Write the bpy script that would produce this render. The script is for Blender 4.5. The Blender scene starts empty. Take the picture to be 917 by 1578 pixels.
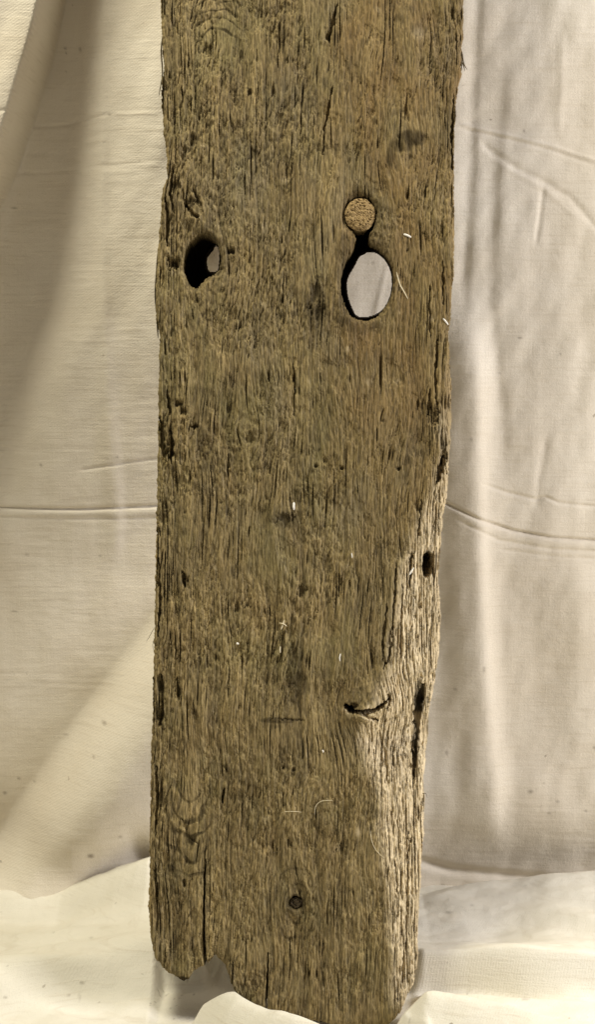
import bpy, math, random
import numpy as np
from mathutils import Vector, Matrix

# ------------------------------------------------------------------ frame, camera, light
S = 0.0005                 # metres of board per photo pixel
D = 0.95                   # camera to board
CX, CY, FOOT = 458.5, 789.0, 1589.0
TH = math.radians(7.0)     # the board leans back
sn, cs = math.sin(TH), math.cos(TH)
scene = bpy.context.scene

def board_to_world(X, U, N):
    """board frame (X right, U up along the board, N out of its face) -> world"""
    return X, U * sn - N * cs, U * cs + N * sn

cam_pos = np.array(board_to_world(0.0, (FOOT - CY) * S, D))
cam = bpy.data.cameras.new('camera')
cam.sensor_fit = 'VERTICAL'; cam.sensor_height = 36.0
cam.lens = 36.0 * D / (1578.0 * S)
cam.clip_start = 0.01; cam.clip_end = 50
cam_o = bpy.data.objects.new('camera', cam); scene.collection.objects.link(cam_o)
cam_o.location = cam_pos.tolist()
cam_o.rotation_euler = (math.radians(90) - TH, 0, 0)
scene.camera = cam_o
cam.dof.use_dof = True
cam.dof.focus_distance = D
cam.dof.aperture_fstop = 9.0

world = bpy.data.worlds.new('World'); scene.world = world
world.use_nodes = True
bg = world.node_tree.nodes['Background']
bg.inputs['Color'].default_value = (1.0, 0.955, 0.93, 1)
bg.inputs['Strength'].default_value = 0.14

def lamp(name, loc, target, energy, sx, sy, col):
    l = bpy.data.lights.new(name, 'AREA'); l.shape = 'RECTANGLE'
    l.size, l.size_y, l.energy, l.color = sx, sy, energy, col
    o = bpy.data.objects.new(name, l); scene.collection.objects.link(o)
    o.location = loc
    o.rotation_euler = (Vector(target) - Vector(loc)).to_track_quat('-Z', 'Y').to_euler()
    return o
lamp('window_light', (1.6, -0.42, 0.92), (0.05, 0.05, 0.30), 32, 0.4, 0.6, (1.0, 0.975, 0.99))
lamp('overhead_light', (-0.50, -0.30, 2.0), (-0.05, 0.08, 0.2), 34.5, 0.5, 0.4, (1.0, 0.945, 0.75))

vs = scene.view_settings
vs.view_transform = 'Standard'; vs.look = 'None'; vs.gamma = 1.0; vs.exposure = 0.0
vs.use_curve_mapping = False

# ------------------------------------------------------------------ numeric helpers
def perlin(u, v, seed):
    rs = np.random.RandomState(seed)
    a = (rs.rand(256, 256) * 2 * np.pi).astype(np.float32)
    gx, gy = np.cos(a), np.sin(a)
    u = np.asarray(u, np.float32); v = np.asarray(v, np.float32)
    iu = np.floor(u).astype(np.int32); iv = np.floor(v).astype(np.int32)
    fu = u - iu; fv = v - iv
    su = fu * fu * fu * (fu * (fu * 6 - 15) + 10); sv = fv * fv * fv * (fv * (fv * 6 - 15) + 10)
    a0, a1, b0, b1 = iu & 255, (iu + 1) & 255, iv & 255, (iv + 1) & 255
    n00 = gx[a0, b0] * fu + gy[a0, b0] * fv
    n10 = gx[a1, b0] * (fu - 1) + gy[a1, b0] * fv
    n01 = gx[a0, b1] * fu + gy[a0, b1] * (fv - 1)
    n11 = gx[a1, b1] * (fu - 1) + gy[a1, b1] * (fv - 1)
    x0 = n00 + su * (n10 - n00); x1 = n01 + su * (n11 - n01)
    return (x0 + sv * (x1 - x0)) * 1.45
def ss(a, b, x):
    t = np.clip((x - a) / (b - a), 0, 1); return t * t * (3 - 2 * t)
def ip(x, pts):
    p = sorted(pts); return np.interp(x, [q[0] for q in p], [q[1] for q in p])
def poly_dist(x, y, pts):
    """distance to an open polyline, and how far along it (0..1) the nearest point is"""
    best = np.full(x.shape, 1e9, np.float32); par = np.zeros(x.shape, np.float32)
    n = len(pts) - 1
    for k in range(n):
        (ax, ay), (bx, by) = pts[k], pts[k + 1]
        dx, dy = bx - ax, by - ay
        t = np.clip(((x - ax) * dx + (y - ay) * dy) / (dx * dx + dy * dy + 1e-9), 0, 1)
        d = np.hypot(x - ax - t * dx, y - ay - t * dy)
        m = d < best
        best = np.where(m, d, best); par = np.where(m, (k + t) / n, par)
    return best, par
def smooth_loop(pts, n=3):
    p = np.array(pts, float)
    for _ in range(n):
        q = np.roll(p, -1, 0)
        p = np.stack([.75 * p + .25 * q, .25 * p + .75 * q], 1).reshape(-1, 2)
    return p
def sdf(x, y, loop):
    """signed distance, positive inside the closed loop"""
    best = np.full(x.shape, 1e9); inside = np.zeros(x.shape, bool)
    for k in range(len(loop)):
        ax, ay = loop[k]; bx, by = loop[(k + 1) % len(loop)]
        dx, dy = bx - ax, by - ay
        t = np.clip(((x - ax) * dx + (y - ay) * dy) / (dx * dx + dy * dy + 1e-9), 0, 1)
        best = np.minimum(best, np.hypot(x - ax - t * dx, y - ay - t * dy))
        c = ((ay > y) != (by > y)) & (x < (bx - ax) * (y - ay) / (by - ay + 1e-12) + ax)
        inside ^= c
    return np.where(inside, best, -best)
def mesh_obj(name, co, quads, mat, attrs=None, smooth=True, parent=None):
    me = bpy.data.meshes.new(name)
    co = np.ascontiguousarray(co, np.float32); quads = np.ascontiguousarray(quads, np.int32)
    k = quads.shape[1]
    me.vertices.add(len(co)); me.vertices.foreach_set('co', co.ravel())
    me.loops.add(quads.size); me.loops.foreach_set('vertex_index', quads.ravel())
    me.polygons.add(len(quads))
    me.polygons.foreach_set('loop_start', np.arange(0, quads.size, k, dtype=np.int32))
    me.polygons.foreach_set('use_smooth', np.full(len(quads), smooth))
    for an, av in (attrs or {}).items():
        at = me.attributes.new(an, 'FLOAT', 'POINT')
        at.data.foreach_set('value', np.ascontiguousarray(av, np.float32).ravel())
    me.update(calc_edges=True); me.validate()
    me.materials.append(mat)
    o = bpy.data.objects.new(name, me); scene.collection.objects.link(o)
    if parent is not None: o.parent = parent
    return o
def grid_quads(nr, nc, base=0):
    i = np.arange(nr * nc).reshape(nr, nc) + base
    return np.stack([i[:-1, :-1], i[1:, :-1], i[1:, 1:], i[:-1, 1:]], -1).reshape(-1, 4)
def tag(o, label, cat, group=None):
    o['label'] = label; o['category'] = cat
    if group: o['group'] = group
    return o

# ------------------------------------------------------------------ materials
class NT:
    def __init__(self, name, rough=.8, spec=.25):
        self.m = bpy.data.materials.new(name); self.m.use_nodes = True
        self.t = self.m.node_tree; self.b = self.t.nodes['Principled BSDF']
        self.b.inputs['Roughness'].default_value = rough
        self.b.inputs['Specular IOR Level'].default_value = spec
    def n(self, typ, ins=None, **props):
        x = self.t.nodes.new(typ)
        for k, v in props.items(): setattr(x, k, v)
        for k, v in (ins or {}).items(): self.set(x.inputs[k], v)
        return x
    def set(self, sock, v):
        if isinstance(v, bpy.types.NodeSocket): self.t.links.new(v, sock)
        else: sock.default_value = v
    def attr(self, name): return self.n('ShaderNodeAttribute', attribute_name=name).outputs['Fac']
    def mix(self, f, a, b, mode='MIX'):
        x = self.n('ShaderNodeMix', data_type='RGBA', blend_type=mode)
        self.set(x.inputs['Factor'], f); self.set(x.inputs['A'], a); self.set(x.inputs['B'], b)
        return x.outputs['Result']
    def math(self, op, a, b=0.0, c=None, clamp=False):
        x = self.n('ShaderNodeMath', operation=op, use_clamp=clamp)
        self.set(x.inputs[0], a); self.set(x.inputs[1], b)
        if c is not None: self.set(x.inputs[2], c)
        return x.outputs[0]
    def noise(self, vec, scale, detail=3, rough=.55, dist=0):
        return self.n('ShaderNodeTexNoise', {'Vector': vec, 'Scale': scale, 'Detail': detail, 'Roughness': rough, 'Distortion': dist}).outputs['Fac']
    def coord(self, sc=(1, 1, 1), rot=(0, 0, 0)):
        c = self.n('ShaderNodeTexCoord').outputs['Object']
        return self.n('ShaderNodeMapping', {'Vector': c, 'Scale': sc, 'Rotation': rot}).outputs['Vector']
    def ramp(self, f, lo, hi):
        return self.n('ShaderNodeMapRange', {'Value': f, 'From Min': lo, 'From Max': hi}).outputs['Result']
    def bump(self, h, strength, dist, prev=None):
        x = self.n('ShaderNodeBump', {'Height': h, 'Strength': strength, 'Distance': dist})
        if prev is not None: self.t.links.new(prev, x.inputs['Normal'])
        return x.outputs['Normal']
    def out(self, col, nrm=None):
        self.set(self.b.inputs['Base Color'], col)
        if nrm is not None: self.t.links.new(nrm, self.b.inputs['Normal'])
        return self.m
def rgb(r, g, b): return (r, g, b, 1.0)

def wood_material():
    w = NT('weathered_wood', .82, .22)
    fib = w.noise(w.coord((900, 900, 26)), 1.0, 3, .6)
    fib2 = w.noise(w.coord((300, 300, 14)), 1.0, 3, .6, .4)
    blot = w.noise(w.coord((14, 14, 9)), 1.0, 4, .6)
    blot2 = w.noise(w.coord((60, 60, 30)), 1.0, 4, .65)
    c = w.mix(w.ramp(w.attr('tone'), 0, 1), rgb(.080, .056, .023), rgb(.415, .308, .138))
    c = w.mix(w.math('MULTIPLY', w.ramp(fib2, .35, .7), .45), c, rgb(.255, .210, .108))
    c = w.mix(w.math('MULTIPLY', w.ramp(blot, .42, .66), .28), c, rgb(.135, .095, .042))
    c = w.mix(w.math('MULTIPLY', w.ramp(blot2, .5, .75), .12), c, rgb(.250, .205, .105))
    ol = w.noise(w.coord((22, 22, 11)), 1.0, 3, .6, .5)
    c = w.mix(w.math('MULTIPLY', w.ramp(ol, .48, .68), .45), c, rgb(.200, .172, .070))
    c = w.mix(w.math('MULTIPLY', w.attr('warm'), .75), c, rgb(.215, .130, .045))
    gy = w.noise(w.coord((17, 17, 8)), 1.0, 4, .6, .8)
    c = w.mix(w.math('MULTIPLY', w.ramp(gy, .54, .72), .32), c, rgb(.225, .195, .130))
    pale = w.mix(w.ramp(fib2, .3, .7), rgb(.48, .368, .205), rgb(.86, .72, .48))
    c = w.mix(w.attr('pale'), c, pale)
    c = w.mix(w.math('MULTIPLY', w.ramp(fib, .56, .36), .70), c, rgb(.050, .037, .018))
    c = w.mix(w.attr('stain_shade'), c, rgb(.012, .009, .006))  # wood stains, plus shade painted into holes and edge crevices
    w.set(w.b.inputs['Specular IOR Level'], w.math('MULTIPLY_ADD', w.attr('stain_shade'), -.22, .22))
    nrm = w.bump(fib, .55, .0007)
    nrm = w.bump(w.noise(w.coord((420, 420, 160)), 1, 3, .6), .4, .0006, nrm)
    return w.out(c, nrm)
def cloth_material(name, a, b, weave):
    w = NT(name, .92, .08)
    w.b.inputs['Sheen Weight'].default_value = .06
    slub = w.noise(w.coord((28, 28, 520)), 1.0, 3, .6)
    slubv = w.noise(w.coord((480, 480, 30)), 1.0, 2, .6)
    blot = w.noise(w.coord((7, 7, 7)), 1.0, 3, .55)
    grain = w.noise(w.coord((900, 900, 900)), 1.0, 2, .6)
    c = w.mix(w.ramp(blot, .35, .68), a, b)
    c = w.mix(w.math('MULTIPLY', w.ramp(slub, .54, .78), .30), c, rgb(.45, .37, .26))
    c = w.mix(w.math('MULTIPLY', w.ramp(grain, .62, .78), .25), c, rgb(.40, .33, .24))
    dirt = w.noise(w.coord((120, 120, 120)), 1.0, 2, .5)
    dm = w.math('MULTIPLY', w.ramp(dirt, .735, .78), w.ramp(w.noise(w.coord((9, 9, 9)), 1, 2), .47, .6), clamp=True)
    c = w.mix(w.math('MULTIPLY', dm, .6), c, rgb(.16, .11, .06))
    c = w.mix(w.attr('spot'), c, rgb(.10, .065, .035))
    tw = w.n('ShaderNodeTexWave', {'Vector': w.coord((1, 1, 1), weave), 'Scale': 155.0, 'Distortion': 1.8, 'Detail': 2.0, 'Detail Scale': 2.0}, wave_type='BANDS', bands_direction='X').outputs['Fac']
    n = w.bump(tw, .11, .0009)
    n = w.bump(slub, .28, .0011, n)
    n = w.bump(slubv, .15, .0009, n)
    n = w.bump(grain, .4, .0007, n)
    n = w.bump(w.noise(w.coord((260, 260, 380)), 1.0, 3, .6), .22, .0012, n)
    return w.out(c, n)
WOOD = wood_material()
CLOTH = cloth_material('cream_cotton', rgb(.67, .60, .49), rgb(.755, .695, .595), (0, math.radians(-55), 0))
CLOTH_FLOOR = cloth_material('white_cotton', rgb(.67, .63, .53), rgb(.75, .715, .63), (0, 0, math.radians(35)))

# ------------------------------------------------------------------ the board
T = 46.0                     # thickness, mm
MM = 0.001
LEFT = [(-1000, 250), (-40, 246), (0, 246), (60, 249), (100, 250), (140, 247), (200, 251), (240, 256), (270, 256), (300, 248), (360, 244), (420, 240),
        (470, 238), (500, 241), (520, 245), (600, 243), (700, 242), (800, 240), (900, 238), (1000, 236), (1100, 233), (1200, 231), (1300, 229),
        (1350, 229), (1400, 227), (1440, 231), (1455, 233), (1700, 233)]
RIGHT = [(-1000, 720), (0, 716), (60, 715), (110, 713), (150, 705), (200, 703), (300, 702), (400, 702), (450, 699), (480, 697), (510, 693), (550, 695),
         (600, 698), (650, 699), (700, 696), (760, 692), (800, 688), (850, 685), (900, 683), (920, 686), (960, 687), (1000, 686), (1040, 681), (1060, 679),
         (1100, 671), (1150, 667), (1200, 662), (1220, 659), (1260, 661), (1300, 660), (1340, 655), (1400, 651), (1450, 649), (1455, 648), (1700, 648)]
BOTTOM = [(233, 1466), (240, 1482), (250, 1496), (263, 1505), (275, 1512), (284, 1516), (291, 1511), (296, 1501), (302, 1497), (312, 1492), (320, 1486), (332, 1475),
          (336, 1479), (342, 1486), (348, 1496), (354, 1512), (359, 1527), (366, 1541), (384, 1550), (412, 1560), (440, 1567), (480, 1577),
          (520, 1584), (570, 1588), (600, 1582), (618, 1567), (632, 1545), (642, 1524), (648, 1500)]
CHAMFER = [(-1000, 716), (0, 712), (350, 706), (450, 698), (560, 686), (640, 672), (700, 668), (760, 655), (800, 640), (850, 622), (900, 606), (1000, 594),
           (1040, 587), (1080, 572), (1110, 556), (1140, 548), (1180, 562), (1220, 572), (1300, 583), (1400, 593), (1500, 598), (1600, 598)]
KNOTS = [  # x, y, radius, elongation : the grain parts round each
    (455, 1393, 20, 1.8), (570, 1086, 42, 1.0), (645, 50, 14, 1.4), (465, 915, 9, 2.0), (435, 800, 18, 1.3), (300, 320, 16, 1.4), (320, 405, 40, 1.2),
    (565, 430, 46, 1.4), (620, 235, 34, 1.3), (488, 475, 14, 2.2), (335, 30, 26, 1.0), (440, 1186, 10, 1.2), (500, 1250, 14, 2.4), (290, 1280, 22, 2.2),
    (380, 940, 16, 1.5), (640, 1030, 16, 1.0), (590, 640, 20, 1.5), (380, 660, 22, 1.2), (665, 930, 10, 1.5)]
HOLE_A = smooth_loop([(296, 366), (312, 356), (326, 366), (337, 378), (341, 400), (336, 418), (322, 424), (312, 432), (306, 440), (297, 444), (288, 432), (281, 416), (280, 400), (284, 380)])
HOLE_A_BACK = smooth_loop([(334, 376), (339, 384), (339, 412), (334, 421), (322, 421), (318, 413), (317, 402), (319, 391), (326, 382)], 2)
HOLE_B = smooth_loop([(533, 318), (543, 303), (560, 301), (577, 311), (582, 330), (578, 348), (569, 360), (571, 376), (585, 383), (594, 395), (603, 420), (604, 446), (597, 469),
                      (583, 487), (564, 494), (545, 490), (532, 472), (525, 448), (526, 420), (536, 396), (548, 380), (549, 360), (537, 350), (530, 334)])
HOLE_B_BACK = smooth_loop([(567, 386), (581, 388), (596, 400), (605, 420), (606, 444), (599, 468), (586, 484), (566, 491), (548, 490), (540, 472), (534, 455), (533, 430), (545, 410), (553, 393)], 2)
CRACKS = [  # polyline, width px, depth mm
    ([(317, 1325), (315, 1350), (314, 1400), (314, 1450), (316, 1488)], 2.2, 30), ([(413, 1470), (412, 1510), (410, 1566)], 1.8, 16),
    ([(508, 60), (512, 40), (520, 5)], 2.5, 3), ([(512, 130), (508, 160), (500, 200), (498, 240)], 1.8, 3),
    ([(534, 1086), (545, 1096), (562, 1098), (582, 1092), (603, 1078)], 3.4, 15), ([(532, 1084), (538, 1092), (546, 1098)], 4.8, 14),
    ([(560, 1101), (575, 1106), (583, 1112)], 2.4, 4), ([(600, 1070), (602, 1082), (598, 1096)], 2.2, 4),
    ([(656, 1060), (651, 1085), (648, 1105), (645, 1132)], 5.0, 22), ([(660, 1060), (656, 1090), (652, 1120), (648, 1160), (645, 1215)], 2.6, 18), ([(640, 1150), (643, 1190), (641, 1222)], 2.6, 7),
    ([(660, 852), (663, 866), (660, 890)], 8.5, 24), ([(672, 852), (673, 870), (672, 895)], 2.0, 7), ([(636, 850), (634, 880), (633, 905)], 2.2, 5),
    ([(612, 870), (608, 930), (604, 985)], 1.8, 3.5), ([(597, 930), (592, 980), (590, 1020)], 1.8, 3.0), ([(622, 900), (620, 960), (618, 1010)], 1.6, 3.0),
    ([(605, 990), (600, 1015), (590, 1032)], 1.6, 3), ([(350, 700), (352, 720), (351, 736)], 2, 3), ([(452, 560), (454, 600), (453, 640)], 1.7, 3),
    ([(246, 640), (250, 690), (254, 712)], 3.5, 6), ([(262, 660), (265, 690), (262, 715)], 3, 5), ([(256, 600), (262, 640)], 2.2, 4), ([(253, 300), (258, 340), (256, 380)], 2.2, 4),
    ([(266, 255), (262, 300), (268, 330)], 2.0, 4), ([(283, 310), (296, 330), (308, 335)], 3.2, 4), ([(296, 288), (305, 308), (312, 326)], 2.5, 3), 
    ([(675, 520), (671, 580), (676, 640)], 2.2, 3.5), ([(686, 700), (680, 720), (676, 745)], 4.0, 8), ([(664, 600), (661, 640)], 2.5, 3), ([(650, 770), (646, 830)], 1.8, 3.5),
    ([(683, 400), (684, 470)], 1.6, 3), ([(662, 440), (664, 520)], 1.6, 2.6), ([(247, 1040), (250, 1090), (246, 1120)], 3.0, 5), ([(244, 860), (246, 920), (243, 980)], 2.2, 4),
    ([(281, 880), (284, 905)], 3, 3.5), ([(240, 1180), (242, 1240), (238, 1290)], 2.2, 4), ([(272, 1045), (275, 1080)], 2.6, 4), ([(345, 1215), (342, 1240)], 2.0, 4), ([(430, 1108), (470, 1110)], 2.0, .8),
    ([(238, 1330), (243, 1400)], 2.0, 3), ([(283, 1355), (284, 1368)], 3, 3), ([(280, 1260), (290, 1292), (305, 1300)], 2.0, 1.0), ([(247, 60), (252, 120), (249, 170)], 2.2, 5), ([(700, 150), (697, 210), (699, 260)], 2.0, 4),
    ([(586, 1130), (596, 1170), (600, 1215)], 1.8, 2.0), ([(618, 1400), (624, 1470), (622, 1520)], 1.8, 2.5), ([(634, 1290), (630, 1380), (628, 1460)], 1.8, 2.5), ([(610, 1330), (616, 1400)], 1.6, 2.0)]
PITS = [  # x, y, rx, ry, depth
    (320, 78, 7, 9, 3), (506, 56, 4, 7, 4), (385, 143, 4, 5, 3), (274, 622, 8, 6, 5), (282, 634, 6, 7, 4), (300, 657, 5, 4.5, 5), (487, 719, 3, 3.4, 3), (527, 721, 3, 3, 3), (615, 722, 4, 3, 3),
    (357, 387, 6, 5, 5), (488, 450, 9, 20, 2.5), (490, 482, 12, 14, 3), (466, 912, 7, 10, 3.5), (440, 800, 16, 10, 2.5), (455, 1393, 12, 10.5, 8), (437, 1184, 3.5, 3.5, 3), (451, 1186, 3.5, 3.5, 3),
    (446, 1302, 4, 6, 3), (383, 928, 5, 11, 3), (365, 938, 5, 8, 2.5), (384, 676, 7, 9, 3), (352, 630, 4, 10, 2.5), (262, 405, 8, 10, 5), (272, 402, 6, 8, 5), (452, 1010, 8, 18, 2), (460, 1050, 11, 14, 1.6),
    (270, 285, 8, 14, 4), (292, 312, 10, 9, 3.5), (262, 690, 5, 14, 4), (246, 1052, 6, 14, 4), (248, 1105, 6, 14, 4), (285, 895, 5, 10, 3), (296, 215, 7, 10, 3), (390, 235, 8, 9, 2.5),
    (300, 1105, 4, 12, 2), (655, 215, 6, 9, 1), (668, 640, 8, 12, 4), (686, 705, 6, 12, 5), (546, 1087, 5, 4, 6), (672, 1052, 5, 7, 4), (372, 86, 5, 8, 2), (283, 232, 6, 12, 3)]

def wood_fields(px, py, L, R, zb):
    f32 = np.float32
    px = px.astype(f32); py = py.astype(f32)
    dL, dR, dB = px - L, R - px, zb - py
    cx = ip(py, CHAMFER).astype(f32) + 6 * perlin(py / 40, py * 0 + .5, 3)
    ch = ss(-8, 26, px - cx)                       # 1 on the waney right face
    # grain coordinate, parting round the knots
    g = px + perlin(px / 70, py / 180, 1) * 9 + perlin(px / 24, py / 90, 2) * 1.3
    for kx, ky, r, el in KNOTS:
        dx, dy = px - kx, (py - ky) / el
        q = dx * dx + dy * dy
        g = g - .55 * dx * r * r / (q + .8 * r * r) * np.exp(-q / (40 * r * r))
    g = g + (px - g) * .75 * ch * ss(45, 110, np.hypot(px - 570, py - 1090))      # the waney face is straight-grained
    # where the surface is torn and scaly rather than straight-grained
    torn = ss(-.15, .35, perlin(px / 90, py / 130, 5) + .35 * perlin(px / 30, py / 50, 6) + .28 * ss(520, 420, px) - .25 * ss(430, 520, px) * ss(900, 600, py))
    torn = torn * (1 - ch)
    edge = np.maximum(ss(62, 5, dL), ss(40, 5, dR) * .8)
    # fibres
    f1 = perlin(g / 2.3, py / 50, 11); f2 = perlin(g / 4.6, py / 95, 12); f3 = perlin(g / 11, py / 190, 13); f4 = perlin(g / 28, py / 260, 14)
    A1 = .12 + 1.0 * ss(-.1, .55, perlin(px / 46, py / 75, 17) + .5 * edge + .45 * ch)     # smooth and rough patches
    A2 = .12 + 1.0 * ss(-.05, .5, perlin(px / 30, py / 46, 18) + .2 * edge + .35 * ch)
    f0 = perlin(g / 1.55, py / 30, 15); f5 = perlin(g / 3.1, py / 20, 16)
    f6 = perlin(px / 2.0, py / 3.4, 19); f7 = perlin((g + .3 * py) / 2.6, py / 8, 20)
    f8 = perlin(g / 2.3, py / 230, 54); f9 = perlin(g / 5.5, py / 420, 55)
    f10 = perlin(g / 1.75, py / 12, 56); f11 = perlin((g + .1 * py) / 2.7, py / 17, 57)
    h = .34 * f10 + .42 * f11 * (.45 + .55 * A2) + .30 * f8 + .30 * f9 + .24 * f0 * (.5 + .5 * A1) + .40 * f1 * A1 + (.20 + .40 * edge + .05 * ch) * f2 * A1 + .26 * f5 * A2 + .34 * f3 + .8 * f4 + .13 * f6 * (1 - .4 * ch) + .2 * f7 * A2
    # slits between the fibres
    n = perlin(g / 2.9, py / 105, 21); m = ss(.05, .55, perlin(px / 34, py / 80, 22) + .42 * edge + .38 * ch)
    sl = ss(.33, .58, n) * m
    n2 = perlin(g / 3.8, py / 40, 23)
    sl2 = ss(.44, .64, n2) * ss(.22, .6, perlin(px / 40, py / 55, 24) + .40 * edge + .2 * torn)
    n3 = perlin(g / 2.2, py / 24, 25); sl3 = ss(.25, .5, n3) * A2
    h = h - 3.2 * sl - 3.6 * sl2 - .6 * sl3 - ch * 1.1 * ss(.1, .5, perlin(g / 2.0, py / 70, 26))
    # torn scales: little terraces with ragged lower lips
    u = g + .30 * py
    s1 = perlin(u / 13, py / 26, 31) + .55 * perlin(u / 4.5, py / 12, 32) + .25 * f6
    s2 = perlin((g - .2 * py) / 19, py / 40, 33) + .5 * perlin(g / 5, py / 14, 34) + .2 * f6
    s3 = perlin(px / 40, py / 55, 38) + .35 * perlin(g / 8, py / 22, 39) + .12 * f6
    terr = ss(.0, .08, s1) * .6 + ss(.27, .34, s1) * .8 + ss(-.1, -.02, s2) * .6 + ss(.3, .37, s2) * .9
    h = h - (.15 + .85 * torn) * .58 * terr - (1 - ch) * (.6 * ss(.12, .2, s3) + .7 * ss(.38, .46, s3)) + torn * (.42 * perlin(g / 3.2, py / 11, 35) + .32 * perlin((g + .35 * py) / 2.2, py / 9, 37))
    h = h + .25 * perlin(px / 5, py / 9, 36) * (.3 + torn)
    # gouged pockets, ragged and open downwards
    gp = perlin(px / 13, py / 20, 44) + .35 * perlin(g / 4, py / 14, 45); gm = ss(.0, .35, perlin(px / 75, py / 95, 46) + .3 * edge + .12)
    pk = ss(.70, .95, gp) * gm * (1 - .6 * ch)
    h = h - 1.2 * pk
    # waney face falls back, edges are worn round
    fall = np.maximum(px - cx, 0)
    h = h - .36 * (np.sqrt(fall * fall + 60) - 7.7)
    h = h + ch * 1.8 * perlin(px / 34, py / 70, 41) + ch * .5 * perlin(px / 12, py / 30, 42) + ch * .7 * perlin(px / 3.0, py / 7, 40) - ch * 2.0 * ss(.4, .65, perlin(g / 3.4, py / 16, 47))
    r = 9.0
    for d_, r in ((dL, 8.0), (dR, 12.0), (dB, 13.0)):
        e = np.clip(d_, 0, r); h = h - .5 * (r - np.sqrt(np.maximum(r * r - (r - e) ** 2, 0))) * .9
    h = h + 1.2 * perlin(px / 130, py / 170, 43)
    tone = .49 + .14 * f3 + .14 * f2 * A1 + .24 * f4 + .24 * f0 + .16 * f5 * A2 + .24 * f8 + .20 * f9 + .22 * perlin(px / 60, py / 90, 51) + .07 * perlin(px / 18, py / 30, 53) + .22 * f10 + .20 * f11 + .16 * f1 * A1 + .14 * f6 - .25 * sl - .2 * pk
    tone = tone + torn * .16 * perlin(u / 6, py / 14, 52)
    stain_shade = np.zeros_like(h); 
    # bulge round the eye knot
    q = ((px - 572) / 46) ** 2 + ((py - 1090) / 34) ** 2
    h = h + 5.0 * np.exp(-q * 1.5)
    d_, _ = poly_dist(px, py, [(545, 1104), (565, 1105), (600, 1088)]); h = h + 3.0 * np.exp(-(d_ / 6) ** 2)
    q = ((px - 655) / 26) ** 2 + ((py - 1030) / 34) ** 2; h = h + 4 * np.exp(-q)
    q = ((px - 668) / 16) ** 2 + ((py - 935) / 40) ** 2; h = h + 3 * np.exp(-q)
    wob = perlin(px / 6, py / 10, 61)
    for pts, w, dep in CRACKS:
        x0 = min(p[0] for p in pts) - 20; x1 = max(p[0] for p in pts) + 20; y0 = min(p[1] for p in pts) - 20; y1 = max(p[1] for p in pts) + 20
        k = np.nonzero((px > x0) & (px < x1) & (py > y0) & (py < y1))
        if not len(k[0]): continue
        d_, t_ = poly_dist(px[k] + (wob[k] * (1.2 + .45 * w) + 1.1 * f0[k]) * (.3 if dep >= 16 and w < 2.4 else 1), py[k] + 2 * f5[k], pts)
        ww = w * (.10 + .95 * np.sqrt(np.sin(np.pi * np.clip(t_, 0.001, .999))))
        if pts[-1][1] > 1480 and pts[0][1] > 1300: ww = w * (.35 + .65 * t_)
        h[k] -= 1.25 * dep * ss(1.25, .45, d_ / ww)
    for x, y, rx, ry, dep in PITS:
        k = np.nonzero((abs(px - x) < rx * 2.4) & (abs(py - y) < ry * 2.4))
        if not len(k[0]): continue
        q = np.hypot((px[k] - x) / rx, (py[k] - y) / ry) + (.45 if y != 1393 else .12) * wob[k]
        h[k] -= .85 * dep * ss(1.25, .5, q + (.5 * f5[k] + .3 * f6[k]) * (y != 1393)); tone[k] -= .28 * ss(1.6, .6, q)
    # dark blots: wood stains, dark tips at the foot, shade painted into edge crevices
    def blot(x, y, rx, ry, a, pw=1.0):
        q = ((px - x) / rx) ** 2 + ((py - y) / ry) ** 2
        return a * ss(1.1, .3, q + .5 * perlin(px / 13, py / 18, int(x + y)))
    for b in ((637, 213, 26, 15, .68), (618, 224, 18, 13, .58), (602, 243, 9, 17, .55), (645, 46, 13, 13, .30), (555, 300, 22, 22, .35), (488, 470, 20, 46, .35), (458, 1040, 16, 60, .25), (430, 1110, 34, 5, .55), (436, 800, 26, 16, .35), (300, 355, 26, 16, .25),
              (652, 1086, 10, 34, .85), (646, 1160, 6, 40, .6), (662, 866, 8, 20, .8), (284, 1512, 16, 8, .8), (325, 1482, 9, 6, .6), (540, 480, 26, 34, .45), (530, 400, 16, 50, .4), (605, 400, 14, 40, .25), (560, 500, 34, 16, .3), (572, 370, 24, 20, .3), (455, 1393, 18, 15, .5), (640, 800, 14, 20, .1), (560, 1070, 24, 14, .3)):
        stain_shade = np.maximum(stain_shade, blot(*b))
    # growth-ring arcs low on the left and high on the left
    for (ax, ay, el, lo, hi, sg) in ((292, 1200, 2.0, 14, 80, 1), (335, 75, 1.0, 24, 80, -1), (455, 1393, 1.7, 15, 36, 0)):
        rr = np.hypot(px - ax, (py - ay) / el) + 5 * perlin(px / 22, py / 22, 71)
        band = ss(.55, .95, np.sin(rr / 2.3)) * ss(lo - 6, lo + 6, rr) * ss(hi + 8, hi - 8, rr) * (ss(-5, 25, sg * (py - ay)) if sg else .8) * ss(48, 20, abs(px - ax))
        stain_shade = np.maximum(stain_shade, .75 * band * (.5 + .5 * ss(-.2, .3, perlin(px / 18, py / 18, 72)))); h = h - .3 * band
    warm = ss(470, 560, px) * ss(1000, 500, py) * (.55 + .5 * perlin(px / 50, py / 80, 81)) + .25 * perlin(px / 80, py / 90, 82)
    pale = ch * ss(480, 900, py + 40 * perlin(px / 30, py / 50, 83)) * (.98 + .3 * perlin(g / 7, py / 70, 84) + .30 * f0 + .28 * f6)
    pale = np.maximum(pale, .9 * ss(.1, .5, perlin(px / 16, py / 24, 85) * .4 - .1 + .75 * np.exp(-(((px - 575) / 30) ** 2 + ((py - 1100) / 12) ** 2))))
    q = ((px - 645) / 8) ** 2 + ((py - 50) / 9) ** 2
    pale = np.maximum(pale, .5 * np.exp(-q))
    return h, np.clip(tone, 0, 1), np.clip(stain_shade, 0, 1), np.clip(warm, 0, 1), np.clip(pale, 0, 1)

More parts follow.
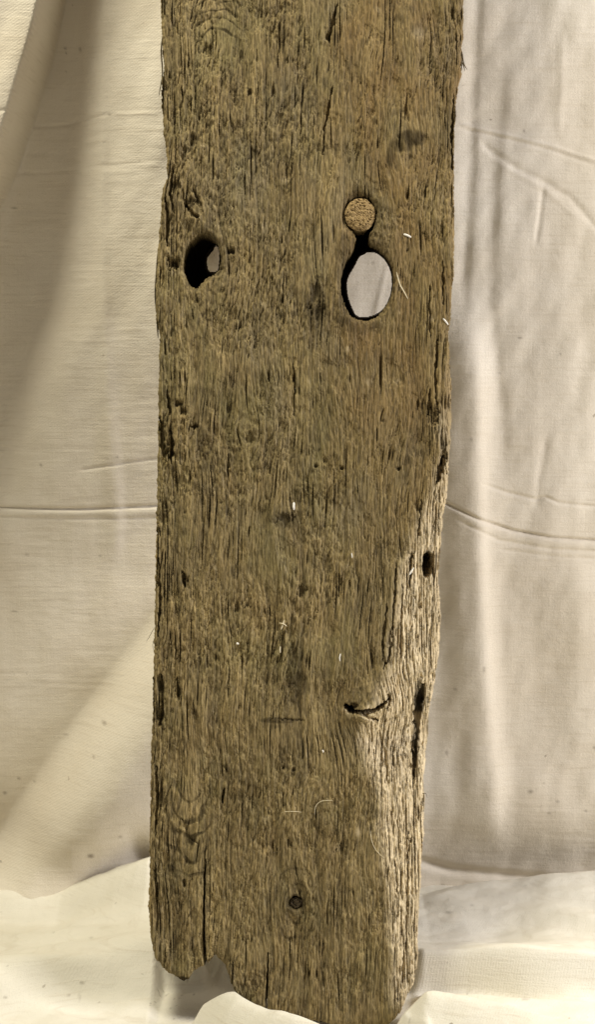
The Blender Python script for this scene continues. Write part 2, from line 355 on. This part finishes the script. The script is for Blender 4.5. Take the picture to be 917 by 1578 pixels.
NCOL = 620
sfr = np.linspace(0, 1, NCOL)
rows_top = -12 - (np.linspace(0, 1, 60)[::-1] ** 1.7) * 988
rows_mid = np.arange(-10, 1440, 1.5)
NB = 80
def board():
    px_b = 233 + sfr * 415.0
    zb = ip(px_b, BOTTOM)
    zb = zb + 1.2 * perlin(px_b / 4, px_b * 0 + .3, 90)
    up = np.concatenate([rows_top, rows_mid])
    PY = np.concatenate([np.repeat(up[:, None], NCOL, 1), 1440 + np.linspace(0, 1, NB)[:, None] ** .9 * (zb[None, :] - 1440)], 0)
    jl = 1.5 * perlin(PY / 14, PY * 0 + .2, 91) + 1.3 * perlin(PY / 4, PY * 0 + .7, 92)
    jr = 1.8 * perlin(PY / 16, PY * 0 + .4, 93) + 1.3 * perlin(PY / 4, PY * 0 + .9, 94)
    L = ip(PY, LEFT) + jl; R = ip(PY, RIGHT) + jr
    PX = L + (R - L) * sfr[None, :]
    ZB = np.broadcast_to(zb[None, :], PX.shape)
    h, tone, stain_shade, warm, pale = wood_fields(PX, PY, L, R, ZB)
    h = np.maximum(h, -T + 4)
    # the two holes: bored from the front outline to a smaller, shifted outline at the back
    dead = np.zeros(PX.shape, bool)
    TH_ = 11.0                                    # the bore narrows over the first 11 mm, then widens again behind
    tubes = []
    C0 = np.array([CX, CY])
    for front, back in ((HOLE_A, HOLE_A_BACK), (HOLE_B, HOLE_B_BACK)):
        back = C0 + (back - C0) * (1 + TH_ * MM / D)
        tubes.append(back)
        lo, hi = front.min(0) - 30, front.max(0) + 30
        k = np.nonzero((PX > lo[0]) & (PX < hi[0]) & (PY > lo[1]) & (PY < hi[1]))
        x, y = PX[k], PY[k]
        nz = 1.5 * perlin(x / 7, y / 10, 95) + 1.0 * perlin(x / 2.4, y / 5, 96)
        f = sdf(x, y, front) + nz
        b = sdf(x, y, back) 
        e_ = .5; gx_ = (sdf(x + e_, y, back) - b) / e_; gy_ = (sdf(x, y + e_, back) - b) / e_
        fr = np.where(f > 0, np.clip(f / np.maximum(f - b, 1e-3), 0, 1), 0)
        inn = (b > 0) & (f > -6)
        fr = np.where(inn, 1, fr)
        deep = np.where(inn | (f > 0), TH_ + 33 * ss(1, 7, -b), 0)      # far from the opening the bore is deeper
        hh = h[k]
        hh = hh - 2.2 * ss(8, 0, -f) * (f <= 0)
        hh = np.where(fr > 0, hh * (1 - fr) * .6 - deep * fr ** .22 + 1.6 * perlin(x / 3, y / 7, 97) * (1 - fr), hh)
        h[k] = hh
        st = stain_shade[k]; stain_shade[k] = np.maximum(st, np.where(fr > 0, ss(.0, .04, fr), .30 * ss(9, 0, -f + 4 * nz)))  # bore walls go near-black: their shade is put into the colour
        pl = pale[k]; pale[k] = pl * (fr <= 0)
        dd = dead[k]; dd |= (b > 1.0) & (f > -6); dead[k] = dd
        near = (abs(b) <= 1.0) & (f > -6)                                   # draw the rim of the opening onto its outline
        PX[k] = x - np.where(near, b * gx_, 0); PY[k] = y - np.where(near, b * gy_, 0)
    nr, nc = PX.shape
    def place(px, py, hmm):
        X = (px - CX) * S; U = (FOOT - py) * S; N = hmm * MM
        return np.stack(board_to_world(X, U, N), -1)
    co = [place(PX, PY, h).reshape(-1, 3)]
    q = grid_quads(nr, nc); keep = ~(dead.reshape(-1)[q].all(1)); q = q[keep]
    quads = [q]; at = {k: [v.reshape(-1)] for k, v in dict(tone=tone, stain_shade=stain_shade, warm=warm, pale=pale).items()}
    base = nr * nc
    def strip(i_edge, px, py, h0, sgn_x, sgn_y, n=16, flip=False, tn=None, pl=None):
        nonlocal base
        m = len(px); t = np.linspace(0, 1, n)[None, :]
        dep = h0[:, None] * (1 - t) - T * t
        wob = 2.5 * perlin(dep / 5 + 3, (py if sgn_x else px)[:, None] / 30 + 0 * dep, 98) + 1.0 * perlin(dep / 1.6, (py if sgn_x else px)[:, None] / 16 + 0 * dep, 99)
        wob = wob * np.sin(np.pi * t * .5)
        P = place(px[:, None] + sgn_x * wob * .9 + 0 * t, py[:, None] + sgn_y * wob * .9 + 0 * t, dep)
        P[:, 0] = place(px, py, h0)
        co.append(P.reshape(-1, 3)); qq = grid_quads(m, n, base)
        quads.append(qq[:, ::-1] if flip else qq); base += m * n
        f3 = perlin(dep / 3, (py if sgn_x else px)[:, None] / 60 + 0 * dep, 100)
        at['tone'].append((.42 + .4 * f3).ravel()); at['stain_shade'].append(np.zeros(m * n)); at['warm'].append(np.zeros(m * n))
        at['pale'].append(np.repeat(pl[:, None], n, 1).ravel())
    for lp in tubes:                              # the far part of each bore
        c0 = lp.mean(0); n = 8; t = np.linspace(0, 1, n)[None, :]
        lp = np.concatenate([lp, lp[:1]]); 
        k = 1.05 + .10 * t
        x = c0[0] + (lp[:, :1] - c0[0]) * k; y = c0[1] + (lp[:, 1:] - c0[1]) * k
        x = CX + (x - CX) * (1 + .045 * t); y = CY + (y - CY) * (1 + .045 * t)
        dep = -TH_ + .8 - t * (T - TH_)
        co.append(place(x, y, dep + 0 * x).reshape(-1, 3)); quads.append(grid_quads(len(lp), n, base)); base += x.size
        at['tone'].append(.3 + .3 * perlin(x / 3, dep / 20 + 0 * x, 103).ravel()); at['stain_shade'].append(np.full(x.size, 1.0))  # far bore walls carry painted shade at full strength
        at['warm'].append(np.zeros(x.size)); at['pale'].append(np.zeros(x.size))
    strip(0, PX[:, 0], PY[:, 0], h[:, 0], -1, 0, flip=True, pl=pale[:, 0])
    strip(1, PX[:, -1], PY[:, -1], h[:, -1], 1, 0, pl=pale[:, -1])
    strip(2, PX[-1], PY[-1], h[-1], 0, 1, pl=pale[-1])
    strip(3, PX[0], PY[0], h[0], 0, -1, flip=True, pl=pale[0])
    ci = np.unique(np.append(np.arange(0, nc, 4), nc - 1)); ri = np.unique(np.append(np.arange(0, nr, 4), nr - 1))
    bx, by = PX[np.ix_(ri, ci)], PY[np.ix_(ri, ci)]; bd = np.zeros(bx.shape, bool)
    for lp in tubes:
        c0 = lp.mean(0); big = C0 + (c0 + (lp - c0) * 1.15 - C0) * 1.045
        bd |= sdf(bx, by, big) > -3
    bh = -T + 0 * bx
    co.append(place(bx, by, bh).reshape(-1, 3))
    q = grid_quads(len(ri), len(ci), base); keep = ~(bd.reshape(-1)[q - base].any(1))
    quads.append(q[keep][:, ::-1])
    at['tone'].append((.45 + .3 * perlin(bx / 10, by / 120, 101)).ravel())
    for k in ('stain_shade', 'warm', 'pale'): at[k].append(np.zeros(bx.size))
    co = np.concatenate(co); quads = np.concatenate(quads)[:, ::1]
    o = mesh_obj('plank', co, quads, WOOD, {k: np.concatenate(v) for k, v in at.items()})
    return o, (PX, PY, h)
plank, FIELD = board()
tag(plank, 'weathered brown wooden plank with two holes, a round peg and a pale worn right edge', 'plank')

def surface_h(px, py):
    PX, PY, h = FIELD
    r = int(np.argmin(abs(PY[:, NCOL // 2] - py))) if py < 1440 else int(np.argmin(abs(PY[:, int((px - 233) / 415 * (NCOL - 1))] - py)))
    c = int(np.argmin(abs(PX[r] - px)))
    return float(h[max(r - 1, 0):r + 2, max(c - 1, 0):c + 2].max())
def bpt(px, py, hmm):
    return Vector(board_to_world((px - CX) * S, (FOOT - py) * S, hmm * MM))

# the peg in the upper end of the key-shaped hole
def plain_wood(name, a, b, sc=(300, 300, 300), rough=.85, bump=.5):
    w = NT(name, rough, .2)
    n = w.noise(w.coord(sc), 1, 4, .65); n2 = w.noise(w.coord(tuple(2.2 * k for k in sc)), 1, 3, .65)
    c = w.mix(w.ramp(n, .34, .66), a, b)
    c = w.mix(w.math('MULTIPLY', w.ramp(n2, .55, .7), .5), c, tuple(k * .3 for k in a[:3]) + (1,))
    return w.out(c, w.bump(n2, bump, .001, w.bump(n, bump, .0014)))
PEG = plain_wood('peg_end_grain', rgb(.20, .132, .055), rgb(.47, .33, .155), (560, 560, 560), .85, .6)
def disc_plug(name, x, y, rx, ry, h_top, h_bot, mat, amp, seed, wob=.05):
    na, nr_ = 110, 40
    a = np.linspace(0, 2 * np.pi, na, endpoint=False)
    rim = 1 + wob * perlin(np.cos(a) * 1.6 + 5, np.sin(a) * 1.6 + 5, seed)
    co = []
    for j in range(nr_):
        f = (j / (nr_ - 1))
        px = x + np.cos(a) * rx * rim * f; py = y - np.sin(a) * ry * rim * f
        hh = h_top - 1.6 * f ** 6 + .6 * amp * perlin(px / 8, py / 8, seed + 1) + .5 * amp * perlin((px + py) / 4.6, (px - py) / 1.9, seed + 2)
        hh = hh - 1.3 * amp * ss(.22, .5, perlin((px + .6 * py) / 5, (py - .6 * px) / 2.6, seed + 3)) * ss(.1, .75, f)
        co += [bpt(u, v, w) for u, v, w in zip(px, py, hh)]
    for dep, tp in ((h_top - 2.6, .985), (h_top - 8, .90), (h_bot, .70)):
        co += [bpt(x + math.cos(t) * rx * k * tp, y - math.sin(t) * ry * k * tp, dep) for t, k in zip(a, rim)]
    n = nr_ + 3
    i = np.arange(n * na).reshape(n, na); j = np.roll(i, -1, 1)
    q = np.stack([i[:-1], i[1:], j[1:], j[:-1]], -1).reshape(-1, 4)
    return mesh_obj(name, np.array([list(c) for c in co]), q, mat, parent=plank)
peg = disc_plug('peg', 555.5, 330, 24, 26, -.6, -40, PEG, .9, 201, .06)
peg['label'] = 'round tan wooden peg filling the upper end of the key-shaped hole'
KNOT = plain_wood('dark_knot', rgb(.045, .032, .018), rgb(.13, .098, .055), (500, 500, 500), .8, .8)
k1 = disc_plug('knot', 456, 1394, 10.5, 9, -3.4, -12, KNOT, 1.3, 231, .06)
k1['label'] = 'small dark loose knot low on the plank'

# splinters standing off the edges, and fine fibres
SPL = plain_wood('dark_splinter', rgb(.035, .026, .014), rgb(.12, .09, .05), (400, 400, 60))
def strand(name, pts, r0, r1, mat, parent=None, flat=1.0, sides=6, taper=True):
    """a tapering strand through points (world)"""
    P = [Vector(p) for p in pts]
    Q = []
    for i in range(len(P) - 1):                      # Catmull-Rom
        a, b, c, d = P[max(i - 1, 0)], P[i], P[i + 1], P[min(i + 2, len(P) - 1)]
        for s in range(3):
            t = s / 3
            Q.append(.5 * ((2 * b) + (c - a) * t + (2 * a - 5 * b + 4 * c - d) * t * t + (3 * b - a - 3 * c + d) * t ** 3))
    Q.append(P[-1])
    co, n = [], len(Q)
    for i, p in enumerate(Q):
        d = (Q[min(i + 1, n - 1)] - Q[max(i - 1, 0)]).normalized()
        side = d.cross(Vector((0, -1, .12))).normalized(); up = side.cross(d).normalized()
        f = i / (n - 1); r = r0 + (r1 - r0) * f
        if taper: r *= min(1, .35 + 3 * min(f, 1 - f))
        for k in range(sides):
            t = 2 * math.pi * k / sides
            co.append(p + side * math.cos(t) * r + up * math.sin(t) * r * flat)
    i = np.arange(n * sides).reshape(n, sides); j = np.roll(i, -1, 1)
    q = np.stack([i[:-1], j[:-1], j[1:], i[1:]], -1).reshape(-1, 4)
    return mesh_obj(name, np.array([list(c) for c in co]), q, mat, parent=parent)
for pts, r0, r1 in (
        ([(712, 70, -6), (714, 84, -4), (716, 96, -3), (721, 107, -1)], 1.0, .25), ([(713, 86, -6), (713, 98, -4), (712, 108, -3)], .7, .2), ([(714, 92, -5), (717, 102, -4), (717, 108, -3)], .5, .15),
        ([(250, 45, -6), (247, 75, -5), (249, 110, -5), (245, 138, -3), (244, 148, -2)], .8, .2), ([(252, 0, -5), (249, 30, -4), (251, 60, -5)], .7, .3),
        ([(244, 370, -7), (241, 410, -6), (238, 445, -6), (238, 475, -7)], 1.5, .5), ([(243, 478, -7), (241, 500, -6), (242, 520, -6)], 1.0, .4),
        ([(692, 556, -9), (695, 566, -7), (694, 578, -9)], .9, .4), ([(236, 968, -6), (229, 982, -3), (225, 989, 0)], .25, .1), ([(236, 985, -6), (234, 995, -4), (236, 1004, -3)], .25, .12),
        ([(237, 938, -6), (241, 939, -2), (244, 937, 0)], .35, .2), ([(655, 1232, -20), (660, 1230, -16), (662, 1236, -13)], .3, .15), ([(676, 848, -14), (675, 875, -12), (672, 906, -15)], .8, .4)):
    strand('splinter', [bpt(*p) for p in pts], r0 * MM, r1 * MM, SPL, plank, .6)

# bits of straw and lint lying on the face of the plank
STRAW = plain_wood('pale_straw', rgb(.62, .52, .33), rgb(.78, .70, .52), (500, 500, 200), .6, .2)
LINT = plain_wood('white_lint', rgb(.78, .74, .66), rgb(.86, .83, .77), (500, 500, 500), .8, .2)
def on_board(name, pts, r, mat, label, cat, lift=.3, flat=.6, group='bits of straw and lint stuck to the plank'):
    P = [bpt(x, y, surface_h(x, y) + lift) for x, y in pts]
    c = sum(P, Vector()) / len(P)
    o = strand(name, [p - c for p in P], r * MM, r * .8 * MM, mat, None, flat)
    o.location = c
    return tag(o, label, cat, group)
on_board('lint_speck', [(622, 361), (628, 363), (634, 366)], .95, LINT, 'small white speck to the right of the round peg', 'lint')
on_board('straw_stalk', [(611, 420), (616, 438), (622, 449), (629, 461)], .55, STRAW, 'thin straw stalk slanting beside the big oval hole', 'straw')
on_board('lint_speck', [(683, 491), (688, 496), (692, 500)], .8, LINT, 'white speck on the right edge, level with the foot of the oval hole', 'lint')
on_board('lint_speck', [(453, 774), (452.5, 780), (453, 786)], 1.05, LINT, 'upright white grain-like speck at the middle of the plank', 'lint')
on_board('lint_speck', [(632, 886), (636, 880), (639, 875)], .8, LINT, 'white speck left of the dark hole in the right edge', 'lint')
on_board('straw_stalk', [(433, 970), (436, 962), (438, 955)], .6, STRAW, 'short crumpled straw at mid width below the middle of the plank', 'straw')
on_board('straw_stalk', [(430, 960), (437, 961), (442, 965)], .5, STRAW, 'little straw lying crosswise over the short crumpled straw', 'straw', .8)
on_board('lint_speck', [(364, 991), (366, 992), (368, 992)], .9, LINT, 'tiny pale speck left of and below the crumpled straw', 'lint')
on_board('lint_speck', [(432, 996), (431.5, 1001), (432, 1006)], .55, STRAW, 'tiny straw fleck straight below the crumpled straw', 'straw')
on_board('lint_speck', [(525, 1007), (523.5, 1013), (524, 1019)], .5, LINT, 'thin pale fleck between the crumpled straw and the eye-shaped knot', 'lint')
on_board('lint_speck', [(542, 852), (543, 860)], .5, LINT, 'thin pale fleck left of the edge hole, halfway to the plank middle', 'lint')
on_board('lint_speck', [(497, 1156), (498, 1158), (498, 1160)], .7, LINT, 'tiny white dot below and left of the eye-shaped knot', 'lint')
on_board('hair_strand', [(434, 1252), (444, 1250), (455, 1250), (465, 1252)], .22, STRAW, 'fine pale hair lying flat, left of the curled hair', 'hair', .5, 1)
on_board('hair_strand', [(485, 1256), (486, 1244), (492, 1236), (502, 1233), (513, 1234)], .22, STRAW, 'fine pale curled hair above the small dark knot', 'hair', .5, 1)
on_board('hair_strand', [(571, 1280), (573, 1295), (580, 1310), (592, 1322)], .24, STRAW, 'fine pale hair curving on the pale worn lower right edge', 'hair', .5, 1)

# ------------------------------------------------------------------ the cloths
def ray(px, py):
    d = np.array(board_to_world((px - CX) * S, (FOOT - py) * S, 0.0)) - cam_pos
    return d
def on_y(px, py, y):
    d = ray(px, py); t = (y - cam_pos[1]) / d[1]; p = cam_pos + t * d; return p
def on_z(px, py, z=0.0):
    d = ray(px, py); t = (z - cam_pos[2]) / d[2]; return cam_pos + t * d
YW = float(on_z(458, 1392)[1])
def project(x, y, z):
    vx, vy, vz = x - cam_pos[0], y - cam_pos[1], z - cam_pos[2]
    dep = vy * cs - vz * sn; up = vy * sn + vz * cs
    return CX + vx / dep * D / S, CY - up / dep * D / S
def axis(lo, a, b, hi, step, n_out):
    o = np.linspace(0, 1, n_out + 1)[1:] ** 1.8
    return np.concatenate([(a - o * (a - lo))[::-1], np.arange(a, b + step * .5, step), b + o * (hi - b)])

def ridge(X, Y, pts, amp, wa, wb=None, fade=.18):
    """signed soft ridge (mm) along a photo-plane line; wa above/left of it, wb below/right"""
    d, t = poly_dist(X, Y, pts)
    if wb is not None:
        s = np.zeros(X.shape); best = np.full(X.shape, 1e9)
        for (ax, ay), (bx, by) in zip(pts[:-1], pts[1:]):
            dx, dy = bx - ax, by - ay
            tt = np.clip(((X - ax) * dx + (Y - ay) * dy) / (dx * dx + dy * dy), 0, 1)
            q = np.hypot(X - ax - tt * dx, Y - ay - tt * dy); k = q < best
            best = np.where(k, q, best); s = np.where(k, (dx * (Y - ay) - dy * (X - ax)) / math.hypot(dx, dy), s)
        b_ = ss(-25, 25, s); w = wa * (1 - b_) + wb * b_
    else: w = wa
    f = ss(0, fade, t + .001) * ss(0, fade, 1 - t + .001) if fade else 1
    return amp * np.exp(-(d / w) ** 2) * f

def wall_cloth():
    xs = axis(-1.0, -.31, .31, 1.0, .00122, 40); zs = axis(-.005, .03, 1.0, 1.7, .0013, 40)
    X, Z = np.meshgrid(xs, zs)
    px, py = project(X, YW + 0 * X, Z)
    m = np.zeros_like(X)
    # overlapping fold high on the left
    fx = ip(py, [(-700, 165), (0, 92), (60, 80), (120, 66), (200, 44), (260, 24), (310, 2), (380, -25), (700, -160), (2000, -400)])
    m += 80 * ss(4, -3, px - fx) - 6 * ss(-3, -50, px - fx)
    m += 26 * ss(20, 230, px - fx) * ss(360, 250, px) * ss(900, 500, py)
    m += ridge(px, py, [(165, -200), (158, 150), (160, 350), (170, 600), (180, 780), (175, 900)], 2.4, 9, 16)
    m += ridge(px, py, [(120, -500), (105, 150), (70, 450), (10, 680), (-60, 860)], -12, 40, 55, .2)
    # diagonal swell low on the left
    A = [(560, 690), (400, 800), (300, 875), (235, 940), (190, 1000), (120, 1095), (50, 1195), (-30, 1300), (-200, 1480)]
    d_, t_ = poly_dist(px, py, A)
    below = px > ip(py, [(p[1], p[0]) for p in A])
    t1 = np.clip(d_ / 115, 0, 1); t1 = np.sqrt(t1 * t1 + .12) - np.sqrt(.12); t1 = np.clip(t1 / .712, 0, 1)
    m += np.where(below, 50 * (1 - (1 - t1) ** 2) * np.exp(-(np.maximum(d_ - 115, 0) / 120) ** 2), 0) * ss(520, 330, px) * ss(-500, -100, px)
    m += ridge(px, py, [(-60, 1290), (120, 1330), (260, 1300)], -16, 60)
    # pressed creases
    def crease(pts, a=-2.6, w=2.6, f=.1): return ridge(px, py, pts, a * .62, w, None, f)
    m += crease([(-300, 775), (0, 782), (120, 784), (200, 781), (300, 776)], -4.6, 2.2) + ridge(px, py, [(-300, 786), (0, 791), (200, 791), (300, 786)], .7, 6)
    m += crease([(-300, 790), (0, 797), (200, 799), (300, 795)], -1.1, 2.2)
    m += crease([(600, 720), (690, 776), (740, 800), (790, 817), (850, 828), (930, 834), (1200, 850)], -4.8, 2.3) + ridge(px, py, [(690, 786), (790, 827), (920, 843), (1200, 860)], .7, 7)
    m += crease([(690, 792), (770, 832), (850, 845), (930, 850), (1200, 866)], -1.4, 2.4) + crease([(760, 845), (850, 856), (930, 862)], -1.2, 2)
    m += crease([(735, 742), (780, 758), (825, 769), (840, 765), (860, 774), (930, 782), (1200, 790)], -2.0, 2.4)
    m += crease([(738, 215), (760, 235), (800, 262), (840, 280), (880, 305), (930, 362), (980, 430)], -1.5, 5.5) + ridge(px, py, [(760, 248), (840, 292), (900, 345)], .5, 5)
    m += crease([(705, 190), (760, 203), (850, 225), (930, 250), (1050, 285)], 1.6, 2.6) + crease([(705, 197), (760, 209), (850, 232), (930, 258)], -1.0, 2.4)
    m += crease([(20, 200), (60, 194), (120, 187), (178, 180)], -1.5, 2.0) + crease([(178, 181), (250, 184)], .9, 2)
    m += crease([(120, 724), (170, 716), (200, 711), (260, 704)], -1.8, 2.2) + crease([(-20, 688), (60, 692), (150, 690)], -.6, 2)
    m += crease([(-20, 268), (120, 262), (250, 255)], -.6, 2) + crease([(0, 440), (80, 436), (150, 440)], -.4, 2)
    # hanging folds on the right
    m += ridge(px, py, [(740, -300), (735, 0), (730, 120), (726, 240), (716, 400), (708, 520)], -1.7, 9, 14)
    m += ridge(px, py, [(775, 60), (770, 180), (758, 300), (752, 470), (772, 640), (770, 760)], -1.5, 11, 18)
    m += ridge(px, py, [(838, 285), (834, 320), (825, 385)], -.9, 4)
    m += ridge(px, py, [(868, 40), (866, 140), (862, 215)], .7, 7) + ridge(px, py, [(845, 660), (830, 740), (826, 790)], -.9, 7)
    m += ridge(px, py, [(716, 430), (724, 600), (728, 800), (734, 1000), (748, 1180), (756, 1340)], 11, 26, 46, .2)
    m += ridge(px, py, [(795, 480), (800, 700), (820, 900), (840, 1100), (850, 1250)], -1.5, 40)
    m += ridge(px, py, [(900, 860), (905, 1000), (900, 1200)], 4, 50)
    # the cloth turns under where it meets the floor
    m += -15 * ss(1245, 1375, py) * ss(560, 660, px) + 5 * np.exp(-((py - 1225) / 60) ** 2) * ss(560, 660, px)
    m += ridge(px, py, [(600, 1320), (700, 1352), (800, 1362), (917, 1370), (1100, 1380)], -5, 8)
    # seam light line seen through the oval hole
    m += ridge(px, py, [(600, 395), (592, 430), (580, 480), (574, 520)], .5, 4.5)
    m += 62 * np.exp(-(((px - 335) / 44) ** 2 + ((py - 395) / 85) ** 2))       # unseen bulge, added to shade the cloth seen through the left hole
    # broad slackness and small puckers
    m += 7 * perlin(px / 330, py / 420, 301) + 2.2 * perlin(px / 110, py / 170, 302) + .55 * perlin(px / 42, py / 50, 303) + .13 * perlin(px / 14, py / 12, 304)
    m += .45 * perlin(px / 26, py / 140, 305) + .30 * perlin(px / 70, py / 9, 306) * ss(-.1, .4, perlin(px / 90, py / 60, 307)) + .55 * perlin((px + .5 * py) / 30, (py - .4 * px) / 70, 308)
    spot = np.zeros_like(m)
    for x, y, rx, ry, a in ((96, 69, 2, 3, .8), (97, 76, 1.6, 2, .8), (120, 72, 2.5, 5, .6), (20, 320, 6, 2, .6), (172, 181, 3, 2.4, .7), (127, 109, 2, 2, -.0), (165, 1105, 5, 3.5, .6), (100, 1133, 7, 2, .4), (20, 943, 6, 1.6, .6), (152, 1150, 2.4, 3, .5),
                        (148, 1298, 6, 5, .75), (28, 1200, 3, 2.5, .7), (6, 1223, 4, 3, .7), (52, 1205, 3, 2, .5), (193, 1268, 4, 3, .5), (66, 715, 2.6, 2.6, .6), (183, 703, 3, 2.5, .6), (153, 857, 3, 2, .5), (40, 855, 4, 3, .4), (808, 202, 2, 3, .8), (801, 521, 4, 2, .7), (863, 546, 2, 2, .7),
                        (743, 1026, 3, 6, .5), (688, 1157, 3, 5, .5), (816, 1216, 5, 3.5, .6), (858, 1232, 4, 2.6, .5), (845, 1250, 3, 2.5, .5), (902, 1247, 3, 2.5, .5), (686, 1377, 6, 3, .7), (790, 1375, 3, 2, .5), (724, 676, 3, 3, .4), (770, 575, 3, 2, .4), (915, 1150, 3, 3, .5), (700, 1058, 3, 3, .4), (575, 405, 3, 3, .5)):
        q = np.hypot((px - x) / rx, (py - y) / ry) + .2 * perlin(px / 3, py / 3, 310)
        spot = np.maximum(spot, .8 * max(a, 0) * ss(1.25, .2, q))
    Y = YW - m * MM
    co = np.stack([X, Y, Z], -1).reshape(-1, 3)
    return mesh_obj('wall_cloth', co, grid_quads(*X.shape)[:, ::-1], CLOTH, {'spot': spot})
wc = wall_cloth()
tag(wc, 'creased cream cotton sheet hanging behind the plank as a backdrop', 'cloth')

def floor_cloth():
    xs = axis(-1.0, -.30, .30, 1.0, .0014, 30); ys = axis(-1.1, -.11, .235, .26, .0013, 34)
    X, Y = np.meshgrid(xs, ys)
    h = np.zeros_like(X)
    # heap of cloth against the wall: crest height set across the width
    yc = YW - .035 + .006 * perlin(X / .12, X * 0 + .5, 401)
    def zc(px, py): return float(on_y(px, py, YW - .035)[0]), float(on_y(px, py, YW - .035)[2])
    pts = [zc(*p) for p in ((-500, 1400), (-100, 1372), (0, 1384), (50, 1388), (95, 1380), (140, 1362), (180, 1344), (230, 1328), (330, 1335), (450, 1365), (560, 1388), (650, 1391), (700, 1381), (760, 1372), (840, 1366), (917, 1361), (1300, 1350))]
    crest = np.interp(X, [p[0] for p in pts], [p[1] for p in pts]); 
    d = Y - yc
    h += crest * np.where(d < 0, np.exp(-(d / .085) ** 2), np.exp(-(d / .022) ** 2))
    def fr(pts_, amp, w_back, w_front, z=0.0, fade=.12):
        P = [on_z(x, y, z)[:2] for x, y in pts_]
        dd, t = poly_dist(X, Y, P)
        yl = np.interp(X, [p[0] for p in P], [p[1] for p in P])
        w = np.where(Y > yl, w_back, w_front)
        f = ss(0, fade, t + .001) * ss(0, fade, 1 - t + .001) if fade else 1
        return amp * np.exp(-(dd / w) ** 2) * f
    # left folds
    h += fr([(-300, 1530), (0, 1511), (60, 1500), (120, 1491), (180, 1485), (250, 1480), (330, 1478)], .027, .040, .022, .022, .06)
    h += fr([(-200, 1440), (60, 1436), (200, 1452), (300, 1450)], -.016, .030, .03)
    h += fr([(-100, 1420), (60, 1408), (170, 1395)], .006, .022, .02)
    h += fr([(318, 1500), (330, 1530), (338, 1560)], -.022, .012, .012)
    # right folds
    h += fr([(600, 1486), (660, 1486), (740, 1487), (830, 1492), (917, 1496), (1300, 1510)], .024, .034, .010, .020, .06)
    h += fr([(600, 1455), (760, 1452), (917, 1466), (1200, 1470)], .004, .014, .014)
    h += fr([(610, 1536), (660, 1536), (720, 1538), (800, 1546), (900, 1552)], -.026, .009, .009, 0, .45)
    h += fr([(618, 1566), (646, 1547), (690, 1553), (760, 1566), (860, 1586), (1000, 1610)], .026, .010, .03, .022, .06)
    # fold rucked up over the foot of the plank
    h += fr([(336, 1512), (352, 1521), (372, 1539), (410, 1556), (450, 1570), (500, 1588), (560, 1606), (640, 1612)], .040, .009, .030, .034, .05)
    h += .0055 * perlin(X / .11, Y / .06, 402) + .0036 * perlin((X + .6 * Y) / .05, Y / .022, 403) + .0006 * perlin((X - Y) / .02, Y / .012, 404) + .00015 * perlin(X / .006, Y / .005, 405)
    h += .0003 * perlin(X / .012, Y / .05, 407) * ss(.08, .16, X) * ss(.04, .09, Y)      # little puckers on the right
    front = ss(-.105, -.095, X) * ss(.10, .085, X) * ss(.012, -.002, Y)
    h = np.maximum(h + .008 - .012 * front, .0012 + .0006 * perlin(X / .03, Y / .03, 406))
    # under the foot of the plank the cloth is pressed flat
    foot = ss(-.118, -.108, X) * ss(.105, .09, X) * ss(-.004, .004, Y) * ss(.075, .055, Y)
    notch = np.exp(-((X - (345 - CX) * S) / .010) ** 2)
    h = h * (1 - foot * (1 - .1 * notch)) + .0012 * foot * (1 - notch)
    px, py = project(X, Y, h)
    spot = np.zeros_like(h)
    rs = random.Random(5)
    L_ = [(250 + rs.gauss(0, 24), 1535 + rs.gauss(0, 12), rs.uniform(.8, 2), rs.uniform(.8, 1.8), rs.uniform(.4, .8)) for _ in range(26)]
    L_ += [(rs.uniform(0, 917), rs.uniform(1385, 1575), rs.uniform(.8, 2.2), rs.uniform(.7, 1.6), rs.uniform(.25, .6)) for _ in range(26)]
    L_ += [(692, 1406, 7, 2.5, .45), (728, 1395, 4, 2, .3), (810, 1540, 8, 3, .35), (126, 1515, 4, 3, .6), (122, 1536, 2, 8, .3), (8, 1537, 4, 2.4, .5), (140, 1445, 4, 2, .3), (105, 1534, 3, 2, .5)]
    for x, y, rx, ry, a in L_:
        q = np.hypot((px - x) / rx, (py - y) / ry) + .2 * perlin(px / 3, py / 3, 410)
        spot = np.maximum(spot, .8 * a * ss(1.3, .2, q))
    co = np.stack([X, Y, h], -1).reshape(-1, 3)
    return mesh_obj('floor_cloth', co, grid_quads(*X.shape), CLOTH_FLOOR, {'spot': spot})
fc = floor_cloth()
tag(fc, 'rumpled white cotton sheet spread under the foot of the plank', 'cloth')

# the floor that the cloth lies on
g = NT('floor_boards', .8, .2); gm = g.out(g.mix(g.noise(g.coord((4, 4, 4)), 1), rgb(.22, .19, .15), rgb(.30, .26, .21)))
fl = mesh_obj('floor', np.array([[-3, -3, -.004], [3, -3, -.004], [3, 1, -.004], [-3, 1, -.004]]), np.array([[0, 1, 2, 3]]), gm)
fl['kind'] = 'structure'
